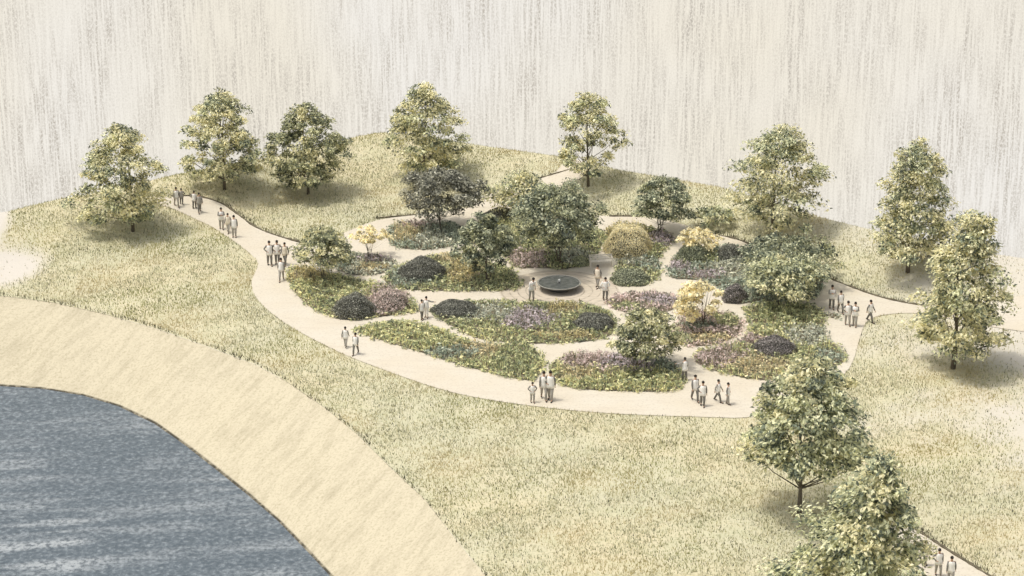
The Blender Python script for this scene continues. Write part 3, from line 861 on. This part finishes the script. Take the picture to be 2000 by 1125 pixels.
def bed(label, poly, main, patches=(), hgt=0.55, dens=70, seed=0, shift=3):
    """a planted bed: low soil mound, its leafy planting, and each drift of another colour as a part"""
    r0 = np.random.default_rng(900+seed)
    P = np.array(poly, float); cy = P[:, 1].mean(); top = P[:, 1].min(); sp = max(1.0, cy-top)
    P[:, 1] += shift*np.clip((cy-P[:, 1])/sp, 0, 1)
    W = smooth_poly(ground(P), 2)
    c = W.mean(0); zc = float(H(c[0], c[1]))
    o = empty('flower_bed', (c[0], c[1], zc))
    tag(o, label, 'flower bed', 'planted beds of the garden')
    sheet('soil', W, 0.09, M['soil'], 0.8, o, (c[0], c[1], zc))
    area = 0.5*abs(np.dot(W[:, 0], np.roll(W[:, 1], 1))-np.dot(W[:, 1], np.roll(W[:, 0], 1)))
    x0, y0 = W[:, :2].min(0)-0.4; x1, y1 = W[:, :2].max(0)+0.4
    n = int(dens*(x1-x0)*(y1-y0))
    X = r0.uniform(x0, x1, n); Y = r0.uniform(y0, y1, n)
    ins = inside(W, X, Y); ed = edge_dist(W, X, Y)
    ok = ins | (ed < 0.2+0.2*wave_noise(X, Y, 1.3, 30+seed)+r0.normal(0, 0.07, n)); X, Y, ed = X[ok], Y[ok], np.where(ins, ed, 0.0)[ok]
    free = np.ones(len(X), bool)
    for _, mx, my, mw, mh, *_r in MOUNDS:
        g = g1(mx, my); a = mw/2/ppm(g); free &= np.hypot((X-g[0])/(a*0.95), (Y-g[1]-a*0.5)/(a*0.88)) > 1
    X, Y, ed = X[free], Y[free], ed[free]
    zone = np.full(len(X), -1)
    for q, (px, py, rx, ry, kind, hh) in enumerate(patches):
        g = g1(px, py); k = ppm(g)
        d = np.hypot((X-g[0])/(rx/k), (Y-g[1])/(ry/(k*math.sin(PITCH))))+0.22*wave_noise(X, Y, 2.2, 40+q)
        zone[d+r0.normal(0, 0.13, len(X)) < 1] = q
    def plants(sel, kind, hh, name, petal=False):
        x, y, e = X[sel], Y[sel], ed[sel]; n = len(x)
        if n == 0: return
        tuft = 0.75+0.35*wave_noise(x, y, 1.6, 60+seed)
        h = hh*np.clip(0.45+e*1.1, 0.45, 1.0)*np.clip(tuft, 0.35, 1.2)
        z = H(x, y)+0.08
        cols = MIX[kind]
        sh = wave_noise(x, y, 1.8, 70+seed)*0.35
        cc = soft(np.array([lin(*q) for q in cols]))
        pick_i = np.clip(np.round(r0.choice(5, n, p=np.array(WT)/100.0)-sh*1.2), 0, 4).astype(int)
        col = cc[pick_i]*r0.uniform(0.88, 1.1, (n, 1))
        # upright blades
        b = r0.random(n) < 0.42
        V1, F1 = blades(np.stack([x[b], y[b], z[b]], 1), h[b]*r0.uniform(0.6, 1.15, b.sum()), r0.uniform(0.06, 0.13, b.sum()), 0.7, r0)
        F1 = np.concatenate([F1, F1[:, 2:3]], 1)
        # leaves over the whole height of the clump
        q = ~b; m = int(q.sum())
        C = np.stack([x[q], y[q], z[q]+h[q]*r0.uniform(0.15, 0.95, m)], 1)
        A = r0.normal(0, 1, (m, 3)); A[:, 2] = np.abs(A[:, 2])*0.6
        Nn = r0.normal(0, 0.6, (m, 3))+np.array([0, 0, 1.0])
        L = r0.uniform(0.14, 0.34, m)
        V2, F2 = leaves(C, L, L*r0.uniform(0.4, 0.65, m), A, Nn)
        # split the blade quads (degenerate corner) into their own triangles by giving them a fourth, midway vertex
        Vb = V1.reshape(-1, 3, 3); mid = (Vb[:, 1]+Vb[:, 2])*0.5+0.004
        V1 = np.concatenate([Vb[:, :2], mid[:, None], Vb[:, 2:]], 1).reshape(-1, 3); F1 = np.arange(len(V1)).reshape(-1, 4)
        V = np.vstack([V1, V2])-np.array([c[0], c[1], zc]); F = np.vstack([F1, F2+len(V1)])
        link(name, np_mesh(name, V, F, np.vstack([col[b], col[q]])), M['petal'] if petal else M['leaf'], o)['kind'] = 'stuff'
    plants(zone == -1, main, hgt, 'foliage')
    NM = {'gold': 'golden_drift', 'pink': 'pink_drift', 'lilac': 'lilac_drift', 'silver': 'silver_drift', 'blue': 'bluish_drift', 'tawny': 'tawny_drift', 'green': 'green_drift', 'fresh': 'leafy_drift'}
    for q, (px, py, rx, ry, kind, hh) in enumerate(patches):
        plants(zone == q, kind, hh, NM[kind], kind in ('gold', 'pink', 'lilac'))
    return o

bed('long left bed beside the path corner, with a golden drift under the tree',
    [(559,532),(568,556),(585,585),(606,602),(629,613),(667,626),(700,625),(760,618),(816,610),(813,601),(799,585),(787,570),(758,560),(726,555),(700,546),(660,540),(620,527),(590,520),(572,520)],
    'fresh', [(602,540,34,16,'gold',0.6), (755,592,40,26,'pink',0.75), (690,610,36,14,'silver',0.5), (640,600,30,12,'green',0.5)], 0.5, 75, 1)
bed('little oval bed under the small pale yellow tree', [(653,520),(664,530),(679,536),(713,540),(744,536),(766,526),(773,514),(758,503),(720,496),(684,495),(660,505)],
    'silver', [(725,524,28,8,'tawny',0.35), (735,508,30,8,'lilac',0.5), (668,522,18,9,'blue',0.6)], 0.5, 75, 2)
bed('tall grassy bed under the dark grey tree', [(757,462),(762,480),(792,488),(850,489),(893,478),(905,462),(900,442),(870,432),(835,429),(792,431),(763,437)],
    'blue', [(795,462,34,18,'tawny',0.9), (840,474,40,14,'silver',0.8), (820,440,40,10,'pink',0.8)], 0.8, 75, 3, 8)
bed('bed with a round clipped shrub left of the basin', [(746,546),(760,558),(790,567),(850,569),(930,569),(1000,568),(1018,560),(1010,545),(1000,528),(960,512),(900,497),(850,498),(800,514),(770,528)],
    'green', [(905,535,30,24,'gold',0.6), (800,545,46,18,'blue',0.55), (880,505,30,10,'tawny',0.55), (975,552,32,12,'fresh',0.5)], 0.55, 75, 4)
bed('broad shady bed behind the basin under the largest tree', [(993,505),(999,522),(1028,526),(1064,523),(1100,529),(1131,521),(1148,514),(1165,498),(1180,470),(1172,446),(1120,434),(1040,428),(985,428),(940,432),(912,446),(908,466),(930,482),(965,490)],
    'green', [(1030,510,40,16,'pink',0.6), (1120,505,32,14,'silver',0.6), (980,455,50,20,'fresh',0.8), (1050,430,40,10,'blue',0.6)], 0.6, 70, 5, 5)
bed('bed with the big golden drift right of the bench', [(1212,502),(1207,525),(1202,548),(1206,557),(1234,560),(1272,555),(1293,534),(1284,514),(1290,494),(1318,470),(1310,455),(1270,445),(1210,440),(1184,448),(1184,478)],
    'green', [(1222,472,46,34,'gold',1.1), (1295,470,24,14,'lilac',0.6), (1270,520,30,14,'blue',0.55), (1228,512,36,8,'silver',0.5)], 0.55, 75, 6)
bed('large right hand bed under two spreading trees', [(1304,534),(1310,546),(1345,546),(1390,552),(1415,575),(1432,592),(1470,592),(1540,590),(1592,586),(1606,566),(1604,546),(1570,528),(1500,498),(1440,482),(1396,480),(1350,486),(1316,502)],
    'blue', [(1330,520,30,12,'lilac',0.5), (1368,508,44,14,'green',0.6), (1430,530,46,20,'silver',0.6), (1540,540,60,24,'tawny',0.5), (1380,540,40,8,'lilac',0.5)], 0.6, 75, 7)
bed('long bed along the right path with pink drifts and a dark low shrub', [(1446,600),(1466,612),(1472,640),(1458,664),(1410,678),(1368,688),(1353,698),(1362,712),(1400,728),(1450,738),(1500,746),(1560,738),(1620,722),(1655,706),(1640,682),(1608,660),(1610,628),(1606,602),(1560,596),(1500,594)],
    'fresh', [(1530,615,74,20,'green',0.75), (1410,704,52,18,'pink',0.55), (1480,720,60,18,'tawny',0.5), (1450,668,60,10,'pink',0.5), (1590,660,56,18,'silver',0.6), (1620,700,30,12,'blue',0.5)], 0.6, 75, 8)
bed('small rounded bed inside the curved path under the bright yellow tree', [(1322,668),(1342,677),(1396,677),(1432,662),(1451,643),(1446,623),(1420,610),(1380,606),(1340,616),(1316,640)],
    'pink', [(1420,630,26,14,'green',0.5), (1360,640,32,8,'blue',0.5), (1385,664,50,9,'tawny',0.45)], 0.5, 75, 9)
bed('front bed with a pink and lilac drift around the olive tree', [(1076,706),(1079,732),(1090,752),(1136,762),(1208,765),(1280,767),(1326,764),(1334,750),(1326,728),(1322,711),(1290,698),(1208,684),(1136,684),(1095,690)],
    'fresh', [(1165,706,78,22,'pink',0.65), (1240,712,60,18,'lilac',0.6), (1300,715,26,16,'blue',0.6), (1130,735,46,10,'tawny',0.55)], 0.7, 85, 10, 11)
bed('long crescent bed tapering to a tip along the front path', [(690,639),(712,650),(760,668),(832,692),(880,708),(952,728),(1000,740),(1044,746),(1058,726),(1058,696),(1034,677),(1000,673),(952,676),(916,670),(880,653),(856,636),(822,626),(784,617),(719,629)],
    'fresh', [(1000,704,50,28,'green',0.7), (930,690,50,16,'tawny',0.6), (800,650,70,14,'fresh',0.6), (880,694,50,9,'blue',0.55)], 0.6, 85, 11, 13)
bed('half round bed in front of the basin with a lilac drift', [(842,606),(850,618),(880,636),(916,657),(952,667),(1048,673),(1112,671),(1160,667),(1194,657),(1203,640),(1202,622),(1180,608),(1150,594),(1090,592),(1000,590),(930,588),(870,590)],
    'green', [(1030,628,52,18,'lilac',0.55), (1100,606,32,13,'gold',0.6), (1110,658,60,8,'gold',0.45), (950,615,50,16,'silver',0.5), (960,655,60,9,'fresh',0.5)], 0.5, 75, 12)
bed('small pinkish bed right of the paved circle', [(1184,597),(1203,607),(1232,612),(1290,614),(1322,604),(1330,588),(1304,574),(1250,572),(1198,578)],
    'pink', [(1290,590,36,10,'lilac',0.55), (1225,600,36,7,'green',0.4)], 0.5, 75, 13)
bed('sparse low planting spilling onto the right path', [(1606,618),(1640,626),(1644,618),(1620,612)], 'silver', [], 0.3, 45, 14, 0)

# ------------------------------------------------------------------ mounded shrubs
def mound(label, cx, cy, w, h, pal, seed, spiky=False):
    """cx, cy: middle of the foot in the photo, w and h its width and height there"""
    r0 = np.random.default_rng(seed)
    p = g1(cx, cy); k = ppm(p)
    a = w/2/k; b = a*0.92; hz = max(0.35, (h/k - b*math.sin(PITCH))/math.cos(PITCH)*0.95)
    o = empty('mounded_shrub', (p[0], p[1]+b*0.55, p[2]+0.03))
    tag(o, label, 'shrub', 'rounded shrubs in the beds')
    n = int(8500*max(0.5, a*a/2.2))
    d = r0.normal(0, 1, (n, 3)); d[:, 2] = np.abs(d[:, 2]); d /= np.linalg.norm(d, axis=1)[:, None]
    lob = 1+0.05*np.sin(d[:, 0]*7+seed)+0.05*np.sin(d[:, 1]*8+d[:, 2]*5)
    C = d*np.array([a, b, hz])*(lob*r0.uniform(0.90, 1.01, n))[:, None]
    A = np.cross(d, r0.normal(0, 1, (n, 3)))+d*0.7+np.array([0, 0, 0.3]); Nn = d+r0.normal(0, 0.32, (n, 3))
    L = r0.uniform(0.06, 0.13, n)*(2.4 if spiky else 1.0)
    V, F = leaves(C, L, L*(0.2 if spiky else 0.5), A+(d*2.5 if spiky else 0), Nn)
    cols, wt = PAL[pal]
    link('foliage', np_mesh('foliage', V, F, pick(cols, wt, n, r0)*r0.uniform(0.85, 1.1, (n, 1))), M['leaf'], o)
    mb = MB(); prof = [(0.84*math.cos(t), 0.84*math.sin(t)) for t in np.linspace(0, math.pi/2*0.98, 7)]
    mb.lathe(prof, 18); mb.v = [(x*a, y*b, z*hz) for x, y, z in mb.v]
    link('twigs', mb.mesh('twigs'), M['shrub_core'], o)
    return o
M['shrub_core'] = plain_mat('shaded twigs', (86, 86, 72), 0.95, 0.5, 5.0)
PAL['shade'] = ([(164,164,148),(126,126,114),(98,98,90),(72,73,67),(52,53,49)], [10, 24, 30, 22, 14])
PAL['violet'] = ([(168,158,156),(132,124,122),(102,98,95),(78,75,73),(56,54,52)], [12, 24, 28, 22, 14])
for a in MOUNDS: mound(*a)
o = mound('spiky green clump at the top of the right bed', 1356, 514, 66, 40, 'deep', 63, True)
o.name = 'spiky_plant'; o['category'] = 'plant'

# ------------------------------------------------------------------ paved circle, basin and bench
pc = g1(1092, 566)
def build_plaza():
    m, nt, out = new_mat('paving with shade rings')
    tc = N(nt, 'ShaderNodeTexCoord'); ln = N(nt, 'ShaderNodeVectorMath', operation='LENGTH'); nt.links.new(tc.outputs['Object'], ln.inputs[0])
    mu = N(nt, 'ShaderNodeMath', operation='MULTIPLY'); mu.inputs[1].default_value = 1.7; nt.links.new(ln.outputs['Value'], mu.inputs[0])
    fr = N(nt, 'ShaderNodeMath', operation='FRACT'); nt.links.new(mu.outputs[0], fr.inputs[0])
    shade_ring = ramp(nt, fr.outputs[0], [(0.0, 1.0), (0.14, 1.0), (0.2, 0.0), (1.0, 0.0)])  # dark rings: rippled shade round the basin, put into the paving colour
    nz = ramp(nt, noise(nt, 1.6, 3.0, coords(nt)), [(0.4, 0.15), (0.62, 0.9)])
    j2 = mix(nt, 1.0, shade_ring, nz, 'MULTIPLY')
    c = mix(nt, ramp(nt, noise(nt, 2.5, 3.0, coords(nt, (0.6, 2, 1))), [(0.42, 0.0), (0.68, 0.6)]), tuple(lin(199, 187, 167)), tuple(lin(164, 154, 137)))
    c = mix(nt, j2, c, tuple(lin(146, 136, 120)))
    surf(nt, out, c, 0.9, None)
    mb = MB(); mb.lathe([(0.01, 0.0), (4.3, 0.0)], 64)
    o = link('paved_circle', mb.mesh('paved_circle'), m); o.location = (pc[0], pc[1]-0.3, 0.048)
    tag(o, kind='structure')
build_plaza()
def build_basin():
    o = empty('water_basin', (pc[0], pc[1], 0.05))
    o.scale = (1, 1, 0.78)
    tag(o, 'round dark stone water basin on a foot in the middle of the paved circle', 'basin')
    mb = MB()
    mb.lathe([(0.01, 0.0), (0.75, 0.0), (0.74, 0.06), (0.66, 0.12), (0.9, 0.24), (1.35, 0.44), (1.56, 0.60), (1.58, 0.66), (1.54, 0.69), (1.47, 0.68), (1.42, 0.60), (1.1, 0.46), (0.4, 0.38), (0.01, 0.37)], 64)
    bw = link('bowl', mb.mesh('bowl'), M['stone'], o)
    mb = MB(); mb.lathe([(1.47, 0.685), (1.49, 0.705), (1.56, 0.705), (1.59, 0.68), (1.59, 0.655)], 64)
    link('rim', mb.mesh('rim'), M['rim'], bw)
    m, nt, out = new_mat('basin water')
    rip = noise(nt, 4.0, 3.0, coords(nt, (1, 2.4, 1)))
    surf(nt, out, mix(nt, ramp(nt, rip, [(0.4, 0.0), (0.62, 1.0)]), tuple(lin(58, 62, 60)), tuple(lin(112, 114, 108))), 0.3, rip, 0.4, 0.05, 0.4)
    mb = MB(); mb.lathe([(0.005, 0.625), (1.44, 0.625)], 64); link('water', mb.mesh('water'), m, o)
    mb = MB(); mb.tube([(0, 0, 0.36), (0, 0, 0.72)], 0.035, 8); sp = link('spout', mb.mesh('spout'), M['iron'], o)
    m2 = plain_mat('falling water', (232, 232, 226), 0.3, 0.15, 10.0)
    mb = MB(); mb.tube([(0, 0, 0.72), (0.01, 0, 0.88), (0.02, 0, 1.0)], [0.03, 0.04, 0.015], 8)
    for k in range(6):
        a = k*math.tau/6; mb.tube([(0.02, 0, 0.97), (0.07*math.cos(a), 0.07*math.sin(a), 0.92), (0.12*math.cos(a), 0.12*math.sin(a), 0.64)], [0.014, 0.012, 0.008], 5)
    link('water_jet', mb.mesh('water_jet'), m2, sp)
M['rim'] = plain_mat('pale stone rim', (140, 138, 128), 0.75, 0.25, 8.0)
build_basin()
def build_bench():
    p = g1(1174, 521)
    o = empty('garden_bench', (p[0], p[1], 0.05), R(8))
    tag(o, 'pale slatted wooden bench behind the basin, in front of the golden shrub', 'bench')
    L = 1.75
    mb = MB()
    for k in range(4): mb.box((0, -0.20+k*0.125, 0.44), (L, 0.095, 0.035))
    link('seat', mb.mesh('seat', False), M['bench_wood'], o)
    mb = MB()
    for k in range(3): mb.box((0, 0.265+k*0.03, 0.55+k*0.115), (L, 0.03, 0.075), 0, R(-12))
    link('backrest', mb.mesh('backrest', False), M['bench_wood'], o)
    for s in (-1, 1):
        x = s*(L/2-0.06)
        for y in (-0.22, 0.23):
            mb = MB(); mb.box((x, y, 0.21), (0.07, 0.06, 0.42)); link('leg', mb.mesh('leg', False), M['bench_wood'], o)
        mb = MB(); mb.box((x, -0.22, 0.54), (0.05, 0.05, 0.20)); mb.box((x, 0.02, 0.655), (0.07, 0.56, 0.035)); link('armrest', mb.mesh('armrest', False), M['bench_wood'], o)
        mb = MB(); mb.box((x*0.985, 0.32, 0.60), (0.05, 0.05, 0.46), 0, R(-12)); link('back_post', mb.mesh('back_post', False), M['bench_wood'], o)
build_bench()
print('objects', len(S.objects), 'polys', sum(len(m.polygons) for m in bpy.data.meshes))
